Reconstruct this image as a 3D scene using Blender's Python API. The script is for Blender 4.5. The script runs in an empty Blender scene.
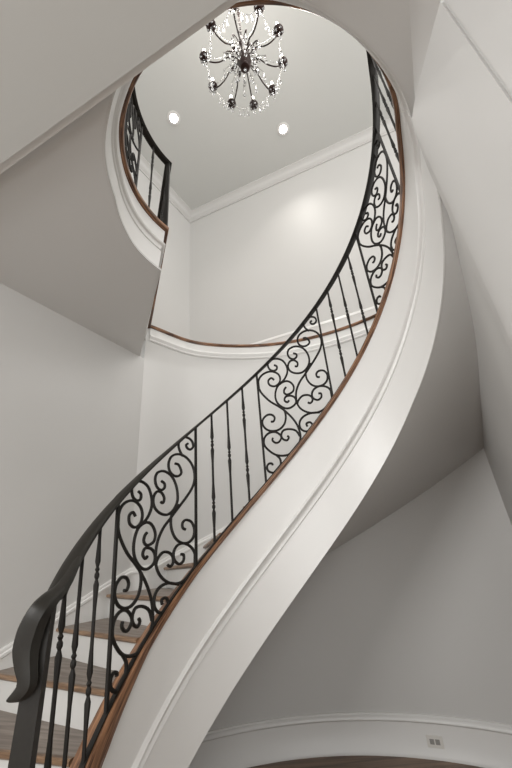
import bpy, bmesh, math, random
from mathutils import Vector, Matrix
random.seed(7)
C = bpy.context.scene.collection
sc = bpy.context.scene
PI = math.pi
ZF = 1.567                      # eye height of the photographer above the floor
F_PX, PITCH, ROLL, PPX, PPY = 349.911, 0.4330, -0.0901, 4.52, 16.26
# ---------------- camera
cam = bpy.data.cameras.new('camera'); co = bpy.data.objects.new('camera', cam); C.objects.link(co)
fw = Vector((0, math.cos(PITCH), math.sin(PITCH))); r0 = Vector((1, 0, 0)); u0 = r0.cross(fw)
rr = math.cos(ROLL)*r0 + math.sin(ROLL)*u0; uu = -math.sin(ROLL)*r0 + math.cos(ROLL)*u0
co.matrix_world = Matrix(((rr.x, uu.x, -fw.x, 0), (rr.y, uu.y, -fw.y, 0), (rr.z, uu.z, -fw.z, ZF), (0, 0, 0, 1)))
cam.sensor_fit = 'VERTICAL'; cam.sensor_height = 36; cam.sensor_width = 24
cam.lens = 36*F_PX/768; cam.shift_x = -PPX/768; cam.shift_y = PPY/768
cam.clip_start = .02; cam.clip_end = 100
sc.camera = co
# ---------------- world, lights, exposure
w = bpy.data.worlds.new('world'); sc.world = w; w.use_nodes = True
w.node_tree.nodes['Background'].inputs[0].default_value = (1, .997, .975, 1)
w.node_tree.nodes['Background'].inputs[1].default_value = .82
def area(name, loc, look, size, power, col=(1, .96, .9), sy=None):
    l = bpy.data.lights.new(name, 'AREA'); l.energy = power; l.color = col
    l.shape = 'RECTANGLE'; l.size = size; l.size_y = sy or size
    o = bpy.data.objects.new(name, l); C.objects.link(o); o.location = loc
    o.rotation_euler = (Vector(look)-Vector(loc)).to_track_quat('-Z', 'Y').to_euler(); return o
area('window_light', (-3.4, -1.9, 3.3), (.9, 1.3, 2.2), 2.2, 85, (1, .99, .98), .8)
area('entry_fill_light', (.2, -4.4, 1.9), (.1, 2, 2.2), 3.0, 70, (1, .99, .975), 2.4)  # added fill from behind the viewer to brighten the stringer, no real lamp
area('upper_fill_light', (3.2, -1.5, 6.0), (-.5, 3.5, 5.6), 1.6, 80, (1, .975, .955))  # added fill that brightens the upper hall; there is no window here
sc.view_settings.view_transform = 'Standard'; sc.view_settings.look = 'None'
sc.view_settings.gamma = 1; sc.view_settings.use_curve_mapping = False
sc.view_settings.exposure = 0.54
# ---------------- the plan of the stair hall
CX, CY, RI, EE, AL = .170974, 1.685046, .956896, .067107, .107814
ZA, ZB, ZQ, T0, G, W, Z2 = -.537169, -.912728, .044666, 2.866302, .128917, .584866, 2.735413
RO, FH, HB = 2.41, .863, .288
def foot(t): return .021*min(1, max(0, (t-2.3)/.55))    # the curb swings in a little towards the foot of the flight
def inner(t, dr=0.0):
    r = RI+dr-foot(t); u = r*(1+EE)*math.cos(t-AL); v = r*(1-EE)*math.sin(t-AL)
    return Vector((CX+u*math.cos(AL)-v*math.sin(AL), CY+u*math.sin(AL)+v*math.cos(AL)))
def zshoe(t):
    if t < -.56: return Z2+ZF
    s = t-T0; p_ = ZA+ZB*s+ZQ*s*s
    return (Z2-.04*math.log(1+math.exp((Z2-p_)/.04)) if p_ > 2.0 else p_)+ZF
def zsof(t):                                          # underside of the flight, easing off near the top
    q = T0-t; p_ = ZA-ZB*q+ZQ*q*q
    fh = FH+.075*min(1, max(0, (.6-t)/.7))
    return 2.83-.1*(math.log(1+math.exp((2.83-p_)/.1)) if p_ > 2.0 else (2.83-p_)/.1)-fh+ZF
def DF(t):                                            # depth of the fascia below the nosing
    q = min(1, max(0, (-.43-t)/.17)); q = q*q*(3-2*q)
    return (zshoe(t)-zsof(max(t, -.6)))*(1-q)+.485*q
def BD(t):                                            # depth of the bead line on the fascia
    q = min(1, max(0, (-.35-t)/.8)); q = q*q*(3-2*q); return (.44+.035*max(0, 1-abs(t+.02)/.45))*(1-q)+.205*q
def prof_f(t):
    b_ = BD(t); return [(0, -.04), (0, -b_+.022), (.012, -b_+.014), (.020, -b_), (.013, -b_-.012), (-.004, -b_-.017), (-.010, -b_-.030), (-.012, -b_-.045), (-.006, -b_-.060), (.002, -b_-.068), (-.008, -b_-.074)]
FA, FB = Vector((-1.30, 3.433)), Vector((-2.04, 2.12))      # the flat wall at the left
FD = (FB-FA).normalized()
TA = math.atan2(FA.y-CY, FA.x-CX)
def outer(t, dr=0.0):
    """outer wall of the stair hall at angle t: flat on the left, then round"""
    d = Vector((math.cos(t), math.sin(t)))
    if t >= TA:
        n = Vector((-FD.y, FD.x)); c = Vector((CX, CY)); k = (FA-c).dot(n)/d.dot(n)
        return c+d*(k+dr)
    ra = (FA-Vector((CX, CY))).length; q = min(1, (TA-t)/.32); q = q*q*(3-2*q)
    return Vector((CX, CY))+d*(ra+(RO-ra)*q+dr)
def raked(t, h):                                      # a point on the railing above the curb, leaning out with it
    return inner(t)-inw(t)*((foot(t)*1.6)*h/.9)
def lin(a, b, n): return [a+(b-a)*i/(n-1) for i in range(n)]
def v3(p, z): return Vector((p.x, p.y, z))
C1, C2 = inner(-3.68), Vector((-1.305, 3.50))
# ---------------- materials
def mat(name, col, rough=.5, metal=0, noise=0, scale=8, bump=0, spec=None):
    m = bpy.data.materials.new(name); m.use_nodes = True; nt = m.node_tree; b = nt.nodes['Principled BSDF']
    b.inputs['Base Color'].default_value = (*col, 1); b.inputs['Roughness'].default_value = rough; b.inputs['Metallic'].default_value = metal
    if spec is not None: b.inputs['Specular IOR Level'].default_value = spec
    if noise or bump:
        tc = nt.nodes.new('ShaderNodeTexCoord'); n = nt.nodes.new('ShaderNodeTexNoise'); n.inputs['Scale'].default_value = scale
        n.inputs['Detail'].default_value = 6; nt.links.new(tc.outputs['Object'], n.inputs['Vector'])
        if noise:
            r = nt.nodes.new('ShaderNodeMix'); r.data_type = 'RGBA'
            r.inputs[6].default_value = (*[c*(1-noise) for c in col], 1); r.inputs[7].default_value = (*[min(1, c*(1+noise)) for c in col], 1)
            nt.links.new(n.outputs['Fac'], r.inputs[0]); nt.links.new(r.outputs[2], b.inputs['Base Color'])
        if bump:
            bp = nt.nodes.new('ShaderNodeBump'); bp.inputs['Strength'].default_value = bump; bp.inputs['Distance'].default_value = .01
            nt.links.new(n.outputs['Fac'], bp.inputs['Height']); nt.links.new(bp.outputs['Normal'], b.inputs['Normal'])
    return m
def wood(name, c1, c2, rough=.4, su=3, sv=60, coat=0):
    m = bpy.data.materials.new(name); m.use_nodes = True; nt = m.node_tree; b = nt.nodes['Principled BSDF']
    tc = nt.nodes.new('ShaderNodeTexCoord'); mp = nt.nodes.new('ShaderNodeMapping'); mp.inputs['Scale'].default_value = (su, sv, 1)
    n = nt.nodes.new('ShaderNodeTexNoise'); n.inputs['Scale'].default_value = 1; n.inputs['Detail'].default_value = 8; n.inputs['Distortion'].default_value = .6
    cr = nt.nodes.new('ShaderNodeValToRGB'); cr.color_ramp.elements[0].position = .38; cr.color_ramp.elements[1].position = .64
    cr.color_ramp.elements[0].color = (*c1, 1); cr.color_ramp.elements[1].color = (*c2, 1)
    nt.links.new(tc.outputs['UV'], mp.inputs['Vector']); nt.links.new(mp.outputs['Vector'], n.inputs['Vector'])
    nt.links.new(n.outputs['Fac'], cr.inputs['Fac']); nt.links.new(cr.outputs['Color'], b.inputs['Base Color'])
    b.inputs['Roughness'].default_value = rough; b.inputs['Coat Weight'].default_value = coat; b.inputs['Coat Roughness'].default_value = .2
    return m
M = {}
M['paint'] = mat('wall_paint', (.585, .578, .562), .55, noise=.015, scale=2.2, bump=.04)
M['riser'] = mat('riser_paint', (.56, .55, .53), .5)
M['crown'] = mat('crown_paint', (.585, .578, .562), .5)
M['ceil'] = mat('ceiling_paint', (.59, .595, .575), .6, noise=.01, scale=2)
M['trim'] = mat('trim_white', (.735, .728, .71), .35)
M['iron'] = mat('wrought_iron', (.012, .010, .008), .55, 0, noise=.3, scale=60, spec=.3)
M['rail'] = mat('handrail_iron', (.019, .017, .014), .45, 0, noise=.25, scale=40, spec=.3)
M['wood'] = wood('stained_oak', (.060, .024, .012), (.33, .165, .082), .38, 5, 45, .2)
M['nose'] = wood('nosing_oak', (.13, .075, .042), (.29, .18, .105), .4, 5, 30)
M['tread'] = wood('tread_oak', (.16, .13, .11), (.29, .245, .21), .5, 2, 34)
M['floorw'] = wood('floor_oak', (.12, .07, .04), (.26, .165, .105), .4, 1.3, 16)
M['bronze'] = mat('chandelier_bronze', (.030, .010, .007), .42, .15)
M['crystal'] = mat('cut_crystal', (1, 1, 1), .02); b = M['crystal'].node_tree.nodes['Principled BSDF']
b.inputs['Transmission Weight'].default_value = 1; b.inputs['IOR'].default_value = 1.5
M['candle'] = mat('candle_sleeve', (.75, .72, .66), .5)
M['plastic'] = mat('outlet_plastic', (.72, .70, .66), .4)
M['slot'] = mat('outlet_slot', (.30, .29, .275), .5)
def emit(name, col, s):
    m = bpy.data.materials.new(name); m.use_nodes = True; b = m.node_tree.nodes['Principled BSDF']
    b.inputs['Emission Color'].default_value = (*col, 1); b.inputs['Emission Strength'].default_value = s; b.inputs['Base Color'].default_value = (.9, .9, .9, 1); return m
M['bulb'] = emit('bulb_glow', (1, .93, .82), 14)
M['lens'] = emit('downlight_glow', (1, .95, .88), 12)
# ---------------- helpers
def link(name, me, m, parent=None, smooth=True):
    o = bpy.data.objects.new(name, me); C.objects.link(o)
    if m: me.materials.append(m)
    if smooth:
        for p in me.polygons: p.use_smooth = True
        try: me.set_sharp_from_angle(angle=math.radians(38))
        except Exception: pass
    if parent: o.parent = parent
    return o
def mesh(name, vs, fs, m, parent=None, uvs=None, smooth=True):
    me = bpy.data.meshes.new(name); me.from_pydata([tuple(v) for v in vs], [], fs)
    if uvs:
        ul = me.uv_layers.new(name='UVMap')
        for l in me.loops: ul.data[l.index].uv = uvs[l.vertex_index]
    me.validate(); me.update()
    bm = bmesh.new(); bm.from_mesh(me); bmesh.ops.recalc_face_normals(bm, faces=bm.faces); bm.to_mesh(me); bm.free()
    return link(name, me, m, parent, smooth)
def grid(name, rows, m, parent=None, closed=False, caps=False, smooth=True):
    """rows of points joined into a sheet (or a closed tube)"""
    n = len(rows[0]); vs = [v for r in rows for v in r]; fs = []
    cum = [0]
    for a, b_ in zip(rows, rows[1:]): cum.append(cum[-1]+(Vector(b_[0])-Vector(a[0])).length)
    pc = [0]
    for i in range(1, n): pc.append(pc[-1]+(Vector(rows[0][i])-Vector(rows[0][i-1])).length)
    uvs = [(cum[i], pc[j]) for i in range(len(rows)) for j in range(n)]
    for i in range(len(rows)-1):
        for j in range(n if closed else n-1):
            k = (j+1) % n; fs.append((i*n+j, i*n+k, (i+1)*n+k, (i+1)*n+j))
    if caps: fs.append(tuple(range(n))); fs.append(tuple((len(rows)-1)*n+j for j in range(n)))
    return mesh(name, vs, fs, m, parent, uvs, smooth)
def sweep(name, path, prof, m, parent=None, caps=True):
    """path = [(point, inward unit vector in plan)], prof = [(inward, up)], closed profile"""
    return grid(name, [[p+Vector((nv.x*a, nv.y*a, b_)) for a, b_ in prof] for p, nv in path], m, parent, True, caps)
class MB:
    def __init__(s): s.bm = bmesh.new()
    def box(s, c, d, rz=0, bev=0):
        r = bmesh.ops.create_cube(s.bm, size=1); vs = r['verts']
        bmesh.ops.scale(s.bm, vec=d, verts=vs)
        if bev: bmesh.ops.bevel(s.bm, geom=list({e for v in vs for e in v.link_edges}), offset=bev, segments=2, affect='EDGES'); 
        if bev: vs = [v for v in s.bm.verts if v.tag is False]
        s._mv(vs, Matrix.Translation(c) @ Matrix.Rotation(rz, 4, 'Z')); return s
    def _mv(s, vs, mt):
        for v in vs:
            if not v.tag: v.co = mt @ v.co
        for v in s.bm.verts: v.tag = True
    def lathe(s, c, prof, seg=10, mt=None):
        """prof [(radius, z)] about a vertical axis at c"""
        rings = []
        for r, z in prof: rings.append([s.bm.verts.new((max(r, 1e-4)*math.cos(2*PI*k/seg), max(r, 1e-4)*math.sin(2*PI*k/seg), z)) for k in range(seg)])
        for a, b_ in zip(rings, rings[1:]):
            for k in range(seg): s.bm.faces.new((a[k], a[(k+1) % seg], b_[(k+1) % seg], b_[k]))
        s.bm.faces.new(rings[0][::-1]); s.bm.faces.new(rings[-1])
        T = Matrix.Translation(c) @ (mt or Matrix())
        s._mv([v for r in rings for v in r], T); return s
    def tube(s, pts, rad, seg=6):
        pts = [Vector(p) for p in pts]; rings = []; up = Vector((0, 0, 1)); prev = None
        for i, p in enumerate(pts):
            d = (pts[min(i+1, len(pts)-1)]-pts[max(i-1, 0)]); d = d.normalized() if d.length > 1e-9 else Vector((0, 0, 1))
            if prev is None:
                a = d.cross(up); a = a if a.length > .05 else d.cross(Vector((1, 0, 0)))
            else: a = prev-d*prev.dot(d)
            a.normalize(); prev = a; b_ = d.cross(a); r = rad[i] if isinstance(rad, (list, tuple)) else rad
            rings.append([s.bm.verts.new(p+(a*math.cos(2*PI*k/seg)+b_*math.sin(2*PI*k/seg))*r) for k in range(seg)])
        for a, b_ in zip(rings, rings[1:]):
            for k in range(seg): s.bm.faces.new((a[k], a[(k+1) % seg], b_[(k+1) % seg], b_[k]))
        s.bm.faces.new(rings[0][::-1]); s.bm.faces.new(rings[-1])
        for v in s.bm.verts: v.tag = True
        return s
    def build(s, name, m, parent=None, smooth=True):
        bmesh.ops.recalc_face_normals(s.bm, faces=s.bm.faces)
        me = bpy.data.meshes.new(name); s.bm.to_mesh(me); s.bm.free(); return link(name, me, m, parent, smooth)
def catmull(P, k=5):
    P = [Vector(p) for p in P]; out = []
    for i in range(len(P)-1):
        a, b_, c, d = P[max(i-1, 0)], P[i], P[i+1], P[min(i+2, len(P)-1)]
        for j in range(k):
            t = j/k; out.append(.5*((2*b_)+(c-a)*t+(2*a-5*b_+4*c-d)*t*t+(3*b_-a-3*c+d)*t**3))
    out.append(P[-1]); return out
def tag(o, label, cat, group=None):
    o['label'] = label; o['category'] = cat
    if group: o['group'] = group
    return o
def empty(name, loc):
    o = bpy.data.objects.new(name, None); C.objects.link(o); o.location = loc; return o
def struct(o): o['kind'] = 'structure'; return o
def under(o, root):                                  # parent without moving
    o.parent = root; o.matrix_parent_inverse = Matrix.Translation(root.location).inverted(); return o
def adopt(root, *os):
    for o in os: under(o, root)
# paths along the stair / landing edge: point and unit vector pointing into the well
def inw(t):
    a, b_ = inner(t-.001), inner(t+.001); d = (b_-a).normalized(); n = Vector((-d.y, d.x))
    return n if n.dot(Vector((CX, CY))-inner(t)) > 0 else -n
EDN = Vector(((C2-C1).y, -(C2-C1).x)).normalized()   # edge C1-C2 faces +x, into the well
def curve_path(ts, zf=zshoe): return [(v3(inner(t), zf(t)), inw(t)) for t in ts]
CM = (inw(-3.68)+EDN).normalized(); CM = CM/CM.dot(EDN)
def landing_path(t_from, n, z=Z2+ZF):
    P = [(v3(inner(t), z), inw(t)) for t in lin(t_from, -3.62, n)]
    P.append((v3(C1, z), CM)); P.append((v3(C2, z), EDN)); return P
# ================= setting =================
def sheet(name, pts, z, m, up=.0, th=0):
    vs = [Vector((x, y, z)) for x, y in pts]; n = len(vs); fs = [tuple(range(n))]
    if th:
        vs += [Vector((x, y, z+th)) for x, y in pts]; fs.append(tuple(range(n, 2*n))[::-1])
        fs += [(i, (i+1) % n, n+(i+1) % n, n+i) for i in range(n)]
    o = mesh(name, vs, fs, m, smooth=False, uvs=[(v.x, v.y) for v in vs]); return o
struct(sheet('floor', [(-6, -6), (6, -6), (6, 6), (-6, 6)], -.05, M['floorw'], th=.05))
# outer wall of the stair hall, floor to upper floor edge: a thick curved shell
TS_OUT = lin(TA, .30, 70)
def shell(name, ts, f, th, z0, z1, m):
    return grid(name, [[v3(f(t), z0), v3(f(t), z1), v3(f(t, th), z1), v3(f(t, th), z0)] for t in ts], m, closed=True, caps=True)
struct(shell('wall_back', TS_OUT, outer, .12, 0, Z2+ZF-.02, M['paint']))
# flat wall at the left
def slab_wall(name, a, b, z0, z1, th, m):
    d = (b-a).normalized(); n = Vector((d.y, -d.x))
    q = [a, b, b+n*th, a+n*th]
    vs = [v3(p, z0) for p in q]+[v3(p, z1) for p in q]
    return mesh(name, vs, [(0, 1, 2, 3), (4, 5, 6, 7), (0, 1, 5, 4), (1, 2, 6, 5), (2, 3, 7, 6), (3, 0, 4, 7)], m, smooth=False)
struct(slab_wall('wall_left', FA+FD*4.2, FA, 0, 2.25+ZF, -.12, M['paint']))
# right wall closing the space under the stair
WP = [((2.12, 3.42), None), ((2.05, 3.27), None), ((1.86, 2.87), None), ((1.66, 2.45), None), ((1.47, 2.0), None), ((1.30, 1.65), None), ((1.19, 1.44), None), ((1.085, 1.315), 1.93), ((1.035, 1.24), 2.08), ((.995, 1.165), 2.19), ((.975, 1.04), 2.20), ((.968, .91), 2.20), ((.962, .80), 2.20), ((.960, .705), 2.20)]
pp = catmull([Vector((x, y, 0)) for (x, y), _ in WP], 4); rows = []
for i, p in enumerate(pp):
    k = i/4; a = int(min(k, len(WP)-2)); f = k-a
    def topz(j):
        if WP[j][1] is not None: return WP[j][1]+ZF
        x, y = WP[j][0]; t = math.atan2(y-CY, x-CX); return zsof(t)+.02
    z = topz(a)*(1-f)+topz(a+1)*f
    d = (pp[min(i+1, len(pp)-1)]-pp[max(i-1, 0)]).normalized(); n = Vector((-d.y, d.x, 0))*.06
    rows.append([Vector((p.x, p.y, 0)), Vector((p.x, p.y, z)), Vector((p.x, p.y, z))+n, Vector((p.x, p.y, 0))+n])
struct(grid('wall_right', rows, M['paint'], closed=True, caps=True))
# casing at the end of that wall, and the wall nearer the viewer
struct(mesh('trim_1', [Vector((x, y, z)) for z in (0, 2.2+ZF) for x, y in ((.974, .71), (.974, .675), (1.05, .675), (1.05, .71))], [(0, 1, 2, 3), (4, 5, 6, 7), (0, 1, 5, 4), (1, 2, 6, 5), (2, 3, 7, 6), (3, 0, 4, 7)], M['paint'], smooth=False))
struct(slab_wall('wall_near', Vector((.960, .686)), Vector((1.02, -2.6)), 0, 2.2+ZF, -.1, M['paint']))
# foyer ceiling above the viewer with its flat edge band
TL0, TL1 = Vector((-1.38, 1.21)), Vector((.02, .64)); TD = (TL1-TL0).normalized(); TN = Vector((-TD.y, TD.x))
a, b = TL0-TD*2.2, TL1+TD*1.02
struct(sheet('ceiling_foyer', [(a.x, a.y), (b.x, b.y), (1.05, -2.6), (-4.2, -2.6), (-4.2, a.y)], 2.20+ZF, M['ceil'], th=.05))
a2, b2 = a+TN*.055, b+TN*.02
struct(sheet('trim_2', [(a.x, a.y), (b.x, b.y), (b2.x, b2.y), (a2.x, a2.y)], 2.215+ZF, M['trim'], th=.06))
# landing soffit
DT = [(-3.7, .03), (-3.4, .03), (-3.2, .015), (-2.95, .0), (-2.82, .02), (-2.66, .05), (-2.44, .08), (-2.34, .1), (-2.0, .14), (-1.53, .155), (-1.42, .129), (-1.33, .111), (-1.23, .087), (-.98, .049), (-.78, .03), (-.5, .0)]
def delta(t):
    if t <= DT[0][0]: return DT[0][1]
    for (a_, x), (b_, y) in zip(DT, DT[1:]):
        if t <= b_: return x+(y-x)*(t-a_)/(b_-a_)
    return 0
def bot(t): return inner(t)-inw(t)*delta(t)
ZS = Z2-.485+ZF
C1B = C1-CM*.03; C2B = Vector((-1.335, 3.385))
tin = lin(-.60, -3.68, 80); outp = []
brk = [(-.60, (1.03, 1.16)), (-.9, (.93, .93)), (-1.25, (.83, .70)), (-1.5, (.8, .3)), (-1.9, (-.6, .1)), (-2.35, (-2.4, .1)), (-2.75, (-3.3, .1)), (-3.1, (-2.75, .86)), (-3.4, (-2.2, 1.85)), (-3.68, (-1.68, 2.76))]
for t in tin:
    for (a_, x), (b_, y) in zip(brk, brk[1:]):
        if t >= b_-1e-9: f = (t-a_)/(b_-a_); outp.append(Vector(x)*(1-f)+Vector(y)*f); break
rows = [[v3(bot(t), ZS), v3(o_, ZS)] for t, o_ in zip(tin, outp)]
rows.append([v3(C2B.lerp(C1B, .5), ZS), v3(C2B.lerp(Vector((-1.68, 2.76)), .5), ZS)]); rows.append([v3(C2B, ZS), v3(C2B, ZS)+Vector((-.005, .005, 0))])
rows = [r+[r[1]+Vector((0, 0, .02)), r[0]+Vector((0, 0, .02))] for r in rows]
struct(grid('ceiling_landing', rows, M['paint'], closed=True, smooth=False))
# cove strip between that soffit and the right wall
top = [Vector((1.03, 1.16, 2.235)), Vector((.93, .93, 2.25)), Vector((.83, .70, 2.25)), Vector((.80, .5, 2.25))]
low = [Vector((.998, 1.165, 2.19)), Vector((.97, .93, 2.20)), Vector((.960, .705, 2.20)), Vector((.955, .5, 2.20))]
t3 = []
for k in range(25):
    i_ = min(2, k//8); f = k/8-i_; p, q = top[i_].lerp(top[i_+1], f), low[i_].lerp(low[i_+1], f); t3.append([Vector((a_.x, a_.y, a_.z+ZF)) for a_ in (p, p.lerp(q, .5), q)])
struct(grid('trim_3', t3, M['paint']))
# landing fascia (white, with a double bead) and its oak nosing
def fasc(t, d, dl): return [(0, -.045), (0, -.17), (.010, -.178), (.016, -.195), (.010, -.212), (.004, -.222), (.010, -.236), (.004, -.25)]
rows = []
for t in lin(-.60, -3.60, 80):
    p, n = inner(t), inw(t); dl = delta(t)
    rows.append([v3(p+n*(a_-dl*(-z/.485)), Z2+ZF+z) for a_, z in prof_f(t)+[(-.010, -.487)]])
for p, n, dl in ((C1, CM, .03), (C2, EDN, .03)):
    rows.append([v3(p+n*(a_-dl*(-z/.485)), Z2+ZF+z) for a_, z in prof_f(-3)+[(-.010, -.487)]])
for j in range(len(rows[-1])):                                   # bottom of the far end runs into the flat wall's corner
    k = -([z for a_, z in prof_f(-3)]+[-.485])[j]/.485
    rows[-1][j] = Vector((rows[-1][j].x*(1-k)+C2B.x*k, rows[-1][j].y*(1-k)+C2B.y*k, rows[-1][j].z))
struct(grid('trim_4', rows, M['trim']))
NP = [(-.10, -.046), (-.10, -.004), (-.09, 0), (.022, 0), (.028, -.006), (.028, -.026), (.024, -.034), (.010, -.040), (.010, -.046)]
struct(sweep('trim_5', landing_path(-.562, 100), NP, M['wood']))
# upper floor top surface
rows = [[v3(inner(t)-inw(t)*.02, Z2+ZF-.03), v3(o_, Z2+ZF-.03)] for t, o_ in zip(tin, outp)]+[[v3(C1-CM*.02, Z2+ZF-.03), v3(Vector((-1.68, 2.76)), Z2+ZF-.03)]]
rows += [[v3(C2-EDN*.02, Z2+ZF-.03), v3(Vector((-2.2, 3.6)), Z2+ZF-.03)]]
struct(grid('floor_landing', [r+[r[1]+Vector((0, 0, .02)), r[0]+Vector((0, 0, .02))] for r in rows], M['floorw'], closed=True, smooth=False))
# outer ledge: band, nosing, floor, upper walls with baseboards and crown
ts = [t for t in lin(TA-.02, .30, 60)]
inn = lambda t: Vector((-math.cos(t), -math.sin(t)))
OP = [(v3(outer(t), Z2+ZF), inn(t)) for t in ts]
struct(sweep('trim_6', OP, [(-.02, -.04), (.014, -.04), (.014, -.13), (.026, -.145), (.03, -.16), (.02, -.18), (.012, -.195), (.018, -.21), (.006, -.225), (-.02, -.225)], M['trim']))
struct(sweep('trim_7', OP, [(-.3, -.04), (.028, -.04), (.028, -.030), (.036, -.026), (.036, -.006), (.030, 0), (-.3, 0)], M['wood']))
KC = Vector((-1.08, 4.80)); DB = Vector((.939, -.345)).normalized(); DL = Vector((-.49, -.87)).normalized()
struct(mesh('floor_upper', [v3(p, Z2+ZF-.03) for p in (Vector((-1.25, 3.55)), Vector((-.9, 3.86)), Vector((.2, 4.12)), Vector((1.2, 3.88)), Vector((2.1, 3.1)), KC+DB*5.2, KC, KC+DL*2)], [tuple(range(8))], M['floorw'], smooth=False))
ZC = 6.36+ZF
struct(slab_wall('wall_upper_back', KC, KC+DB*6.2, Z2+ZF-.05, ZC, -.1, M['paint']))
struct(slab_wall('wall_upper_left', KC+DL*6.6, KC, Z2+ZF-.05, ZC, -.1, M['paint']))
e1, e2 = KC+DB*6.2, KC+DL*6.6
struct(sheet('ceiling_upper', [(KC.x-.1, KC.y+.1), (e1.x, e1.y+.1), (e1.x, -2.6), (e2.x-.1, -2.6), (e2.x-.1, e2.y)], ZC, M['ceil'], th=.05))
NB, NL = Vector((DB.y, -DB.x)), Vector((-DL.y, DL.x))
if NL.x < 0: NL = -NL
if NB.y > 0: NB = -NB
mit = (NB+NL); mit = mit/mit.dot(NB)
def corner_run(name, z, prof, m):
    return struct(sweep(name, [(v3(KC+DL*6.6, z), NL), (v3(KC, z), mit), (v3(KC+DB*6.2, z), NB)], prof, m))
corner_run('trim_8', ZC, [(0, 0), (.15, 0), (.15, -.02), (.11, -.035), (.075, -.06), (.05, -.10), (.022, -.115), (.022, -.14), (0, -.14)], M['crown'])
corner_run('baseboard_upper', Z2+ZF-.03, [(0, 0), (.018, 0), (.018, .22), (.028, .235), (.022, .255), (.012, .27), (.006, .288), (0, .288)], M['trim'])
# baseboard of the round wall
bb = [(0, 0), (.026, 0), (.026, .022), (.017, .034), (.017, .225), (.030, .238), (.030, .248), (.022, .262), (.012, .270), (.012, .282), (0, .288)]
struct(sweep('baseboard_back', [(v3(outer(t), 0), inn(t)) for t in lin(2.25, .45, 60)], bb, M['trim']))
# ================= staircase =================
st = tag(empty('staircase', (CX, CY, 0)), 'curved staircase with white stringer, oak curb and brown-edged treads', 'staircase')
TB = 3.85                                             # foot of the flight
def fp(t):
    d = DF(t); z = zshoe(t); p, n = inner(t), inw(t)
    return [v3(p+n*a_, max(z+b_, .0)) for a_, b_ in prof_f(t)+[(-.010, -d), (-.018, -d), (-.05, -d+.05), (-.05, -.05)]]
adopt(st, grid('stringer', [fp(t) for t in lin(TB, -.60, 150)], M['trim'], closed=True, caps=True))
CP = [(-.062, -.075), (-.062, -.006), (-.055, 0), (.022, 0), (.028, -.008), (.028, -.045), (.024, -.056), (.010, -.064), (.010, -.075)]
rows = []
for p, n in curve_path(lin(TB, -.562, 150)):
    t = lin(TB, -.562, 150)[len(rows)]; q = min(1, max(0, (t-2.25)/.6)); k = .62+.45*q+1.5*min(1, max(0, (t-2.6)/.45))
    rows.append([p+Vector((n.x*a_*(1 if a_ > 0 else 1), n.y*a_, b_*k)) for a_, b_ in CP])
adopt(st, grid('curb', rows, M['wood'], closed=True, caps=True))
adopt(st, grid('soffit', [[v3(inner(t, .012).lerp(outer(t, .03), f), max(zsof(t)+.004, .0)) for f in lin(0, 1, 8)] for t in lin(3.06, -.60, 120)], M['paint']))
# treads and risers
RISE = .1687
def tread_t(n):                                       # angle where the stair line reaches tread n
    z = -.47+RISE*n; lo, hi = -.3, 3.95
    for _ in range(50):
        m_ = (lo+hi)/2
        if zshoe(m_)-ZF > z+.02: lo = m_
        else: hi = m_
    return (lo+hi)/2
NT = range(-5, 19)
for n in NT:
    z = -.47+RISE*n+ZF; t1 = tread_t(n); t2 = tread_t(n+1) if n < 18 else t1-.18
    if t1 > 3.94 or z > Z2+ZF-.02: continue
    ti, to = t1+.0, t1
    arc = lin(t1+.012, t2-.02, 8); inn_e = [inner(t, .055) for t in arc]; out_e = [outer(t-(.07 if n < 3 else .13), .01) for t in arc]
    vs = [v3(p, z) for p in inn_e]+[v3(p, z) for p in out_e]+[v3(p, z-.03) for p in inn_e]+[v3(p, z-.03) for p in out_e]
    k = len(arc); fs = []
    for i in range(k-1): fs += [(i, i+1, k+i+1, k+i), (2*k+i, 3*k+i, 3*k+i+1, 2*k+i+1), (i, 2*k+i, 2*k+i+1, i+1), (k+i, k+i+1, 3*k+i+1, 3*k+i)]
    fs += [(0, k, 3*k, 2*k), (k-1, 3*k-1, 4*k-1, 2*k-1)]
    dmid = (out_e[0]-inn_e[0]).normalized()
    tr = mesh('tread', vs, fs, M['tread'], smooth=False, uvs=[((Vector((v.x, v.y))-inn_e[0]).dot(dmid)*1.0, (Vector((v.x, v.y))-inn_e[0]).dot(Vector((-dmid.y, dmid.x)))) for v in vs])
    adopt(st, tr)
    a_, b_ = inn_e[0], out_e[0]; dd = (b_-a_).normalized(); ff = Vector((-dd.y, dd.x))
    if ff.dot(inner(t1+.1)-inner(t1)) < 0: ff = -ff
    prof = [(0, 0), (.018, 0), (.025, -.006), (.025, -.018), (.018, -.025), (0, -.025)]
    no = grid('nosing', [[v3(p+ff*x, z+y) for x, y in prof] for p in (a_, b_)], M['nose'], closed=True, caps=True)
    under(no, st)
    rs = grid('riser', [[v3(p, z-.03), v3(p-ff*.015, z-.03), v3(p-ff*.015, z-RISE-.005), v3(p, z-RISE-.005)] for p in (a_-ff*.004, b_-ff*.004)], M['riser'], closed=True, caps=True, smooth=False)
    adopt(st, rs)
def skr(t):
    d = outer(t); n = (Vector((CX, CY))-d).normalized(); z = zshoe(t)+(.03 if t > TA else .03-.075*min(1, (TA-t)/.1))
    pr = [(0, z), (.010, z), (.016, z-.012), (.014, z-.026), (.022, z-.034), (.022, z-.05), (.014, z-.06), (.014, z-.30), (0, z-.30)]
    return [v3(d+n*a_, max(zz, 0)) for a_, zz in pr]
adopt(st, grid('skirt_board', [skr(t) for t in lin(3.4, .2, 120)], M['trim'], closed=True, caps=True))
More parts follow.
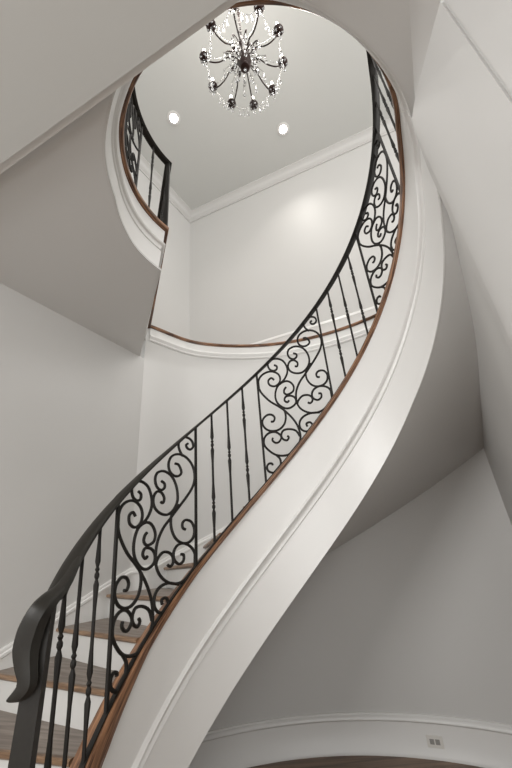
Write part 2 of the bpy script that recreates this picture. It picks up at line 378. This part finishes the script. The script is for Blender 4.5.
# ================= railing =================
rl = tag(empty('iron_railing', (CX, CY, 0)), 'black wrought iron railing with scroll panels and twisted bars along the oak curb', 'railing')
HR = .90
RP = [(-.030, .004), (-.030, .026), (-.024, .038), (-.012, .045), (.012, .045), (.024, .038), (.030, .026), (.030, .004), (.020, 0), (.017, -.008), (-.017, -.008), (-.020, 0)]
path = [(v3(raked(t, HR), zshoe(t)+HR), inw(t)) for t in lin(3.34, -.57, 160)]+[(p+Vector((0, 0, HR)), n) for p, n in landing_path(-.60, 100)]
rows = []
for i, (p, n) in enumerate(path):
    t = lin(3.34, -.57, 160)[i] if i < 160 else 0; q = min(1, max(0, (t-2.2)/1.1)); q = q*q*.6+q*.4
    rows.append([p+Vector((n.x*a_*(1.05+.15*q), n.y*a_*(1.05+.15*q), b_*(.47+.42*q))) for a_, b_ in RP])
adopt(rl, grid('handrail', rows, M['rail'], closed=True, caps=True))
path = curve_path(lin(3.40, -.57, 160))+landing_path(-.60, 100)
adopt(rl, sweep('bottom_rail', path, [(-.012, -.002), (-.012, .010), (.012, .010), (.012, -.002)], M['iron']))
def bar(p, kind, z0, q_=None):
    mb = MB(); top_ = HR+.003
    s = .0083
    pr = [(s*1.25, 0), (s*1.25, top_)] if kind == 'plain' else None
    if pr is None:
        ks = (.26, .74) if kind == 'double' else (.52,)
        pr = [(s, 0)]
        for k in ks:
            h = k*top_
            pr += [(s, h-.14), (s*1.6, h-.045), (s*.8, h-.022), (s*1.4, h-.012), (s*1.4, h+.0), (s*.8, h+.01), (s*1.4, h+.02), (s*.8, h+.03), (s*1.6, h+.055), (s, h+.15)]
        pr.append((s, top_))
    mt = Matrix()
    if q_ is not None: mt[0][2] = (q_.x-p.x)/HR; mt[1][2] = (q_.y-p.y)/HR
    mb.lathe((p.x, p.y, z0), pr, 8, mt)
    return adopt(rl, mb.build('baluster', M['iron']))
STROKES = [[(0.899,0.846),(0.873,0.848),(0.889,0.816),(0.931,0.785),(0.966,0.789),(0.952,0.834),(0.904,0.884),(0.832,0.927),(0.781,0.923),(0.771,0.89),(0.795,0.837),(0.832,0.785)],[(0.726,0.788),(0.778,0.751),(0.813,0.682),(0.772,0.678),(0.707,0.718),(0.656,0.777),(0.644,0.834),(0.684,0.86),(0.774,0.83),(0.872,0.758),(0.954,0.658),(0.986,0.564),(0.959,0.506),(0.882,0.481),(0.772,0.467),(0.673,0.456),(0.593,0.447),(0.533,0.415),(0.509,0.36),(0.518,0.283),(0.572,0.197),(0.67,0.102),(0.786,0.025),(0.887,-0.011),(0.966,-0.01),(1.0,0.018),(0.978,0.082),(0.926,0.148),(0.844,0.214),(0.767,0.245),(0.728,0.229),(0.74,0.18),(0.796,0.124),(0.846,0.111),(0.851,0.141),(0.815,0.168)],[(0.656,0.205),(0.69,0.175),(0.723,0.175),(0.716,0.214),(0.668,0.265),(0.595,0.309),(0.535,0.311),(0.514,0.293)],[(0.873,0.279),(0.836,0.311),(0.834,0.342),(0.875,0.337),(0.942,0.286),(0.979,0.22),(0.966,0.178),(0.908,0.181),(0.82,0.231),(0.742,0.307),(0.694,0.391),(0.689,0.456),(0.718,0.482),(0.786,0.482)],[(0.554,0.758),(0.595,0.72),(0.596,0.692),(0.55,0.702),(0.495,0.754),(0.473,0.813),(0.504,0.838),(0.593,0.802),(0.692,0.715),(0.754,0.611),(0.767,0.522),(0.719,0.489),(0.637,0.503),(0.538,0.569),(0.47,0.644),(0.458,0.702),(0.495,0.719),(0.552,0.688),(0.596,0.631),(0.584,0.604),(0.552,0.628)],[(0.259,0.842),(0.295,0.807),(0.29,0.779),(0.237,0.799),(0.184,0.855),(0.174,0.913),(0.217,0.922),(0.307,0.875),(0.389,0.8),(0.436,0.708),(0.434,0.649),(0.389,0.62),(0.328,0.619)],[(0.236,0.709),(0.201,0.751),(0.155,0.754),(0.167,0.706),(0.237,0.648),(0.304,0.635),(0.324,0.671),(0.295,0.733),(0.212,0.809),(0.109,0.855),(0.034,0.854),(0.008,0.803),(0.036,0.722),(0.1,0.627),(0.165,0.546),(0.254,0.451),(0.338,0.351),(0.42,0.235),(0.475,0.132),(0.497,0.044),(0.489,0.007),(0.449,-0.022),(0.36,-0.018),(0.27,0.02),(0.16,0.097),(0.077,0.184),(0.02,0.268),(0.029,0.319),(0.089,0.321),(0.169,0.281),(0.23,0.221),(0.248,0.18),(0.212,0.169),(0.165,0.193),(0.131,0.234),(0.138,0.251)],[(0.328,0.143),(0.345,0.117),(0.316,0.113),(0.268,0.156),(0.251,0.2),(0.285,0.217),(0.365,0.175),(0.448,0.104),(0.487,0.03)],[(0.133,0.392),(0.171,0.372),(0.189,0.39),(0.159,0.435),(0.095,0.475),(0.032,0.477),(0.022,0.436),(0.07,0.365),(0.148,0.302),(0.237,0.259),(0.309,0.257),(0.338,0.298),(0.331,0.355),(0.289,0.422)],[(0.391,0.536),(0.362,0.531),(0.357,0.503),(0.401,0.46),(0.48,0.436),(0.495,0.474),(0.449,0.547),(0.377,0.6),(0.287,0.622),(0.241,0.594),(0.23,0.538),(0.258,0.469),(0.333,0.382),(0.413,0.329),(0.492,0.314),(0.497,0.357),(0.448,0.415),(0.374,0.459),(0.348,0.442),(0.381,0.401),(0.408,0.399)],[(0.102,0.053),(0.094,0.072),(0.056,0.095),(0.029,0.089),(0.039,0.051),(0.094,0.001),(0.157,-0.024),(0.2,-0.011),(0.203,0.036),(0.157,0.099)],[(0.796,0.013),(0.668,0.1),(0.564,0.142),(0.509,0.131),(0.514,0.076),(0.572,0.012),(0.642,-0.024),(0.672,-0.006),(0.644,0.039),(0.596,0.061),(0.603,0.032)]]
def panel(t1, t2):
    root = empty('scroll_panel', (CX, CY, 0)); under(root, rl)
    for t in (t1, t2):
        p = inner(t); q_ = raked(t, HR); mt = Matrix(); mt[0][2] = (q_.x-p.x)/HR; mt[1][2] = (q_.y-p.y)/HR
        mb = MB(); mb.lathe((p.x, p.y, zshoe(t)), [(.0105, 0), (.0105, HR+.003)], 4, mt @ Matrix.Rotation(math.atan2(inw(t).y, inw(t).x)+PI/4, 4, 'Z'))
        adopt(root, mb.build('frame_bar', M['iron'], smooth=False))
    for s in STROKES:
        q = catmull([(u, d, 0) for u, d in s], 4); P = []
        for v in q:
            u = min(.985, max(.015, v.x)); t = t1+(t2-t1)*u; h_ = min(HR+.01, max(.006, v.y*.972+.014)); P.append(v3(raked(t, h_), zshoe(t)+h_))
        mb = MB(); mb.tube(P, .0088, 6); adopt(root, mb.build('scroll', M['iron']))
kinds = {'a': ('double', 'single', 'double')}
for k in range(1, 4): t = T0+k*G; bar(inner(t), ('double', 'single', 'double')[k-1], zshoe(t), raked(t, HR))
t = T0
for i in range(5):
    panel(t, t-W); t -= W
    if t-4*G < -3.2: break
    for k in range(1, 4): bar(inner(t-k*G), ('double', 'single', 'double')[k-1], zshoe(t-k*G))
    t -= 4*G
bar(inner(-2.38), 'double', zshoe(-2.38)); bar(inner(-2.53), 'single', zshoe(-2.53))
panel(-2.68, -3.27)
bar(inner(-3.47), 'double', zshoe(-3.47))
L = (C2-C1).length
for k in range(1, 11): bar(C1.lerp(C2, k*.13/L), ('single', 'double')[k % 2], Z2+ZF)
mb = MB(); mb.lathe((C1.x, C1.y, Z2+ZF), [(.022, 0), (.022, HR+.005)], 4, Matrix.Rotation(PI/4, 4, 'Z')); adopt(rl, mb.build('corner_post', M['iron'], smooth=False))
# newel and the sweeping end of the rail
tn = T0+4*G; pn = inner(tn)
mb = MB(); zb = zshoe(tn)-.30
dn = inw(tn); ang = math.atan2(dn.y, dn.x)
mb.lathe((-.857, 1.462, zb), [(.047, 0), (.046, .3), (.044, .75), (.042, 1.00), (.040, 1.22)], 4, Matrix.Rotation(ang+PI/4, 4, 'Z'))
adopt(rl, mb.build('newel_post', M['rail'], smooth=False))
# broad leaf-shaped end: centre line, half width across, half thickness
Y0 = 1.459
LEAF = [((-.842, 1.62, .088), .022, .014), ((-.834, 1.535, -.008), .031, .024), ((-.846, 1.47, -.060), .038, .028), ((-.868, 1.455, -.105), .044, .034), ((-.886, 1.455, -.155), .049, .034), ((-.892, 1.455, -.205), .048, .032), ((-.882, 1.455, -.250), .040, .032), ((-.868, 1.452, -.285), .033, .030), ((-.866, 1.45, -.308), .034, .028), ((-.874, 1.445, -.324), .030, .022), ((-.893, 1.44, -.336), .018, .014), ((-.915, 1.435, -.345), .004, .004)]
cl = catmull([Vector((x, y, z+ZF)) for (x, y, z), _, _ in LEAF], 4); rows = []
for i, c_ in enumerate(cl):
    k = i/4; a_ = int(min(k, len(LEAF)-2)); f = k-a_
    wd = LEAF[a_][1]*(1-f)+LEAF[a_+1][1]*f; tk = LEAF[a_][2]*(1-f)+LEAF[a_+1][2]*f
    c_ = Vector((c_.x*.972-.010, c_.y*.972, (c_.z-ZF)*.972+ZF)) if i > 9 else c_.lerp(Vector((c_.x*.972-.010, c_.y*.972, (c_.z-ZF)*.972+ZF)), i/10)
    d = (cl[min(i+1, len(cl)-1)]-cl[max(i-1, 0)]).normalized(); s_ = d.cross(Vector((0, 1, 0))).normalized(); y_ = Vector((0, 1, 0))
    ring = []
    for j in range(14):
        an = 2*PI*j/14; cc, ss = math.cos(an), math.sin(an); g_ = 1-.16*abs(math.sin(3*an))
        ring.append(c_+s_*wd*math.copysign(abs(cc)**.8, cc)*g_+y_*tk*math.copysign(abs(ss)**.8, ss)*g_)
    rows.append(ring)
adopt(rl, grid('rail_end', rows, M['rail'], closed=True, caps=True))
# ================= chandelier =================
ZK = 4.32+ZF
ch = tag(empty('chandelier', (CX-.035, CY-.018, ZK)), 'bronze candle chandelier with crystal drops hanging under the high ceiling', 'chandelier')
def cadd(mb, name, m, parent=ch, smooth=True): return mb.build(name, m, parent, smooth)
mb = MB(); mb.lathe((0, 0, 0), [(.012, -.13), (.04, -.12), (.052, -.10), (.058, -.06), (.066, -.02), (.062, .02), (.066, .06), (.055, .10), (.045, .16), (.03, .2), (.022, .26), (.035, .32), (.04, .36), (.016, .42), (.012, .5)], 14)
cadd(mb, 'column', M['bronze'])
mb = MB()
zt = ZC-ZK
for i in range(int((zt-.5-.06)/.05)):
    z = .5+i*.05; a_ = (i % 2)*PI/2
    mb.tube([(math.cos(a_)*.014*math.cos(q), math.sin(a_)*.014*math.cos(q), z+.03+.032*math.sin(q)) for q in lin(0, 2*PI, 13)], .0035, 5)
cadd(mb, 'chain', M['bronze'])
mb = MB(); mb.lathe((0, 0, zt-.07), [(.02, 0), (.05, .015), (.07, .05), (.072, .07)], 16); cadd(mb, 'ceiling_canopy', M['bronze'])
def drop(mb, c, s=1.0):
    mb.lathe(c, [(.001, -.045*s), (.008*s, -.034*s), (.011*s, -.02*s), (.006*s, -.006*s), (.001, 0)], 6)
mb = MB()
drop(mb, (0, 0, -.128), 1.3); cadd(mb, 'crystal_finial', M['crystal'], smooth=False)
NA = 10; RR = .375
mb = MB(); drop(mb, (0, 0, 0), 1.0); DO = mb.build('crystal_drop', M['crystal'], None, False); DROP = DO.data; bpy.data.objects.remove(DO)
mb = MB(); mb.tube([(0, 0, -z*.0075) for z in range(13)], [.0015 if z % 4 else .008 for z in range(13)], 6); mb.lathe((0, 0, -.088), [(.001, -.06), (.010, -.044), (.014, -.026), (.007, -.008), (.001, 0)], 6)
DO = mb.build('crystal_pendant', M['crystal'], None, False); PEND = DO.data; bpy.data.objects.remove(DO)
for k in range(NA):
    a_ = 2*PI*k/NA+.12; ca, sa = math.cos(a_), math.sin(a_); P3 = lambda r, z: Vector((r*ca, r*sa, z))
    arm = MB(); pts = catmull([P3(.05, .03), P3(.10, .075), P3(.16, .05), P3(.22, -.03), P3(.29, -.06), P3(.35, -.03), P3(RR, .02)], 5)
    arm.tube(pts, .0065, 6); arm.tube(catmull([P3(.10, .07), P3(.085, .02), P3(.12, -.0), P3(.14, .03), P3(.12, .045)], 4), .0045, 5)
    A = cadd(arm, 'candle_arm', M['bronze'])
    mb = MB(); mb.lathe(P3(RR, 0), [(.012, .0), (.036, .010), (.046, .024), (.047, .030), (.012, .030), (.020, .040), (.023, .065), (.018, .068), (.012, .07)], 12); cadd(mb, 'drip_cup', M['bronze'], A)
    mb = MB(); mb.lathe(P3(RR, .068), [(.0095, 0), (.0095, .075)], 8); cadd(mb, 'candle', M['candle'], A)
    mb = MB(); mb.lathe(P3(RR, .143), [(.004, 0), (.011, .012), (.013, .022), (.008, .038), (.001, .052)], 8); cadd(mb, 'bulb', M['bulb'], A)
    for j in range(5):
        b_ = 2*PI*j/5; o = bpy.data.objects.new('crystal_drop', DROP); C.objects.link(o); o.parent = A; o.location = P3(RR, .018)+Vector((.036*math.cos(b_), .036*math.sin(b_), 0))
    o = bpy.data.objects.new('crystal_pendant', PEND); C.objects.link(o); o.parent = A; o.location = P3(RR, .004)
    mb = MB(); ln = []
    for j in range(0, 37):
        f = j/36; ln.append(P3(.07+(RR-.1)*f, .26*(1-f)+.03*f-.09*math.sin(PI*f)))
    mb.tube(ln, [.0010 if j % 4 else .0065 for j in range(37)], 5); cadd(mb, 'bead_strand', M['crystal'], A, smooth=False)
    if k % 2:
        mb = MB(); mb.tube(catmull([P3(.05, .12), P3(.10, .17), P3(.15, .18), P3(.17, .14), P3(.145, .12)], 4), .006, 5); cadd(mb, 'scroll', M['bronze'], A)
    # upper leaf spray
    if k % 2 == 0:
        mb = MB(); mb.tube(catmull([P3(.02, .28), P3(.06, .34), P3(.10, .36), P3(.12, .32), P3(.10, .30)], 4), .005, 5); cadd(mb, 'scroll', M['bronze'])
for k in range(NA):                                     # swags of beads between the cups
    a1, a2 = 2*PI*k/NA+.12, 2*PI*(k+1)/NA+.12; ln = []
    for j in range(41):
        f = j/40; a_ = a1+(a2-a1)*f; r_ = RR*(1-.10*math.sin(PI*f)); ln.append((r_*math.cos(a_), r_*math.sin(a_), .015-.10*math.sin(PI*f)))
    mb = MB(); mb.tube(ln, [.0010 if j % 3 else .0055 for j in range(41)], 5); cadd(mb, 'bead_swag', M['crystal'], smooth=False)
    for f in (.3, .5, .7):
        a_ = a1+(a2-a1)*f; r_ = RR*(1-.10*math.sin(PI*f)); o = bpy.data.objects.new('crystal_pendant', PEND); C.objects.link(o); o.parent = ch; o.location = (r_*math.cos(a_), r_*math.sin(a_), .01-.10*math.sin(PI*f))
    am = (a1+a2)/2
    for r_, z_ in ((.14, .02), (.20, -.03), (.10, -.03), (.09, .2)):
        o = bpy.data.objects.new('crystal_pendant', PEND); C.objects.link(o); o.parent = ch; o.location = (r_*math.cos(am), r_*math.sin(am), z_)
for k in range(NA):
    am = 2*PI*(k+.5)/NA+.12; mb = MB(); mb.tube([(.03*math.cos(am), .03*math.sin(am), .22), (.09*math.cos(am), .09*math.sin(am), .205), (.10*math.cos(am), .10*math.sin(am), -.025), (.14*math.cos(am), .14*math.sin(am), .022), (.20*math.cos(am), .20*math.sin(am), -.028)], .0013, 4); cadd(mb, 'wire', M['bronze'])
lp = bpy.data.lights.new('chandelier_light', 'POINT'); lp.energy = 22; lp.color = (1, .94, .87); lp.shadow_soft_size = .3
lo = bpy.data.objects.new('chandelier_light', lp); C.objects.link(lo); lo.parent = ch; lo.location = (0, 0, .95)
# ================= downlights =================
def downlight(x, y, label):
    r = tag(empty('recessed_light', (x, y, ZC)), label, 'ceiling light', 'recessed lights in the high ceiling')
    MB().lathe((0, 0, 0), [(.085, -.012), (.10, -.008), (.10, -.0005)], 24).build('trim_ring', M['trim'], r)
    MB().lathe((0, 0, 0), [(.055, -.016), (.062, -.012)], 20).build('lens', M['lens'], r)
    s = bpy.data.lights.new('downlight_beam', 'SPOT'); s.energy = 55; s.color = (1, .96, .91); s.spot_size = 1.9; s.spot_blend = 1; s.shadow_soft_size = .06
    o = bpy.data.objects.new('downlight_beam', s); C.objects.link(o); o.parent = r; o.location = (0, 0, -.03)
kk = 6.36/5.5
downlight(-.82*kk, 2.64*kk, 'round recessed ceiling light nearer the curved balcony, left of the chandelier')
downlight(.66*kk, 2.89*kk, 'round recessed ceiling light below and right of the chandelier in view')
# ================= outlet =================
def hit_out(t): return outer(t)
to_ = 1.135
oc = outer(to_); on_ = inn(to_)
ou = tag(empty('electrical_outlet', (oc.x+on_.x*.017, oc.y+on_.y*.017, .115)), 'white electrical outlet on the tall curved baseboard', 'outlet')
ou.rotation_euler = (0, 0, math.atan2(on_.y, on_.x)-PI/2+PI)
mb = MB(); mb.box((0, -.004, 0), (.125, .012, .078)); mb.build('cover_plate', M['plastic'], ou, smooth=False)
for sx in (-.022, .022):
    mb = MB(); mb.box((sx, -.011, 0), (.034, .004, .034)); f = mb.build('receptacle', M['slot'], ou, smooth=False)
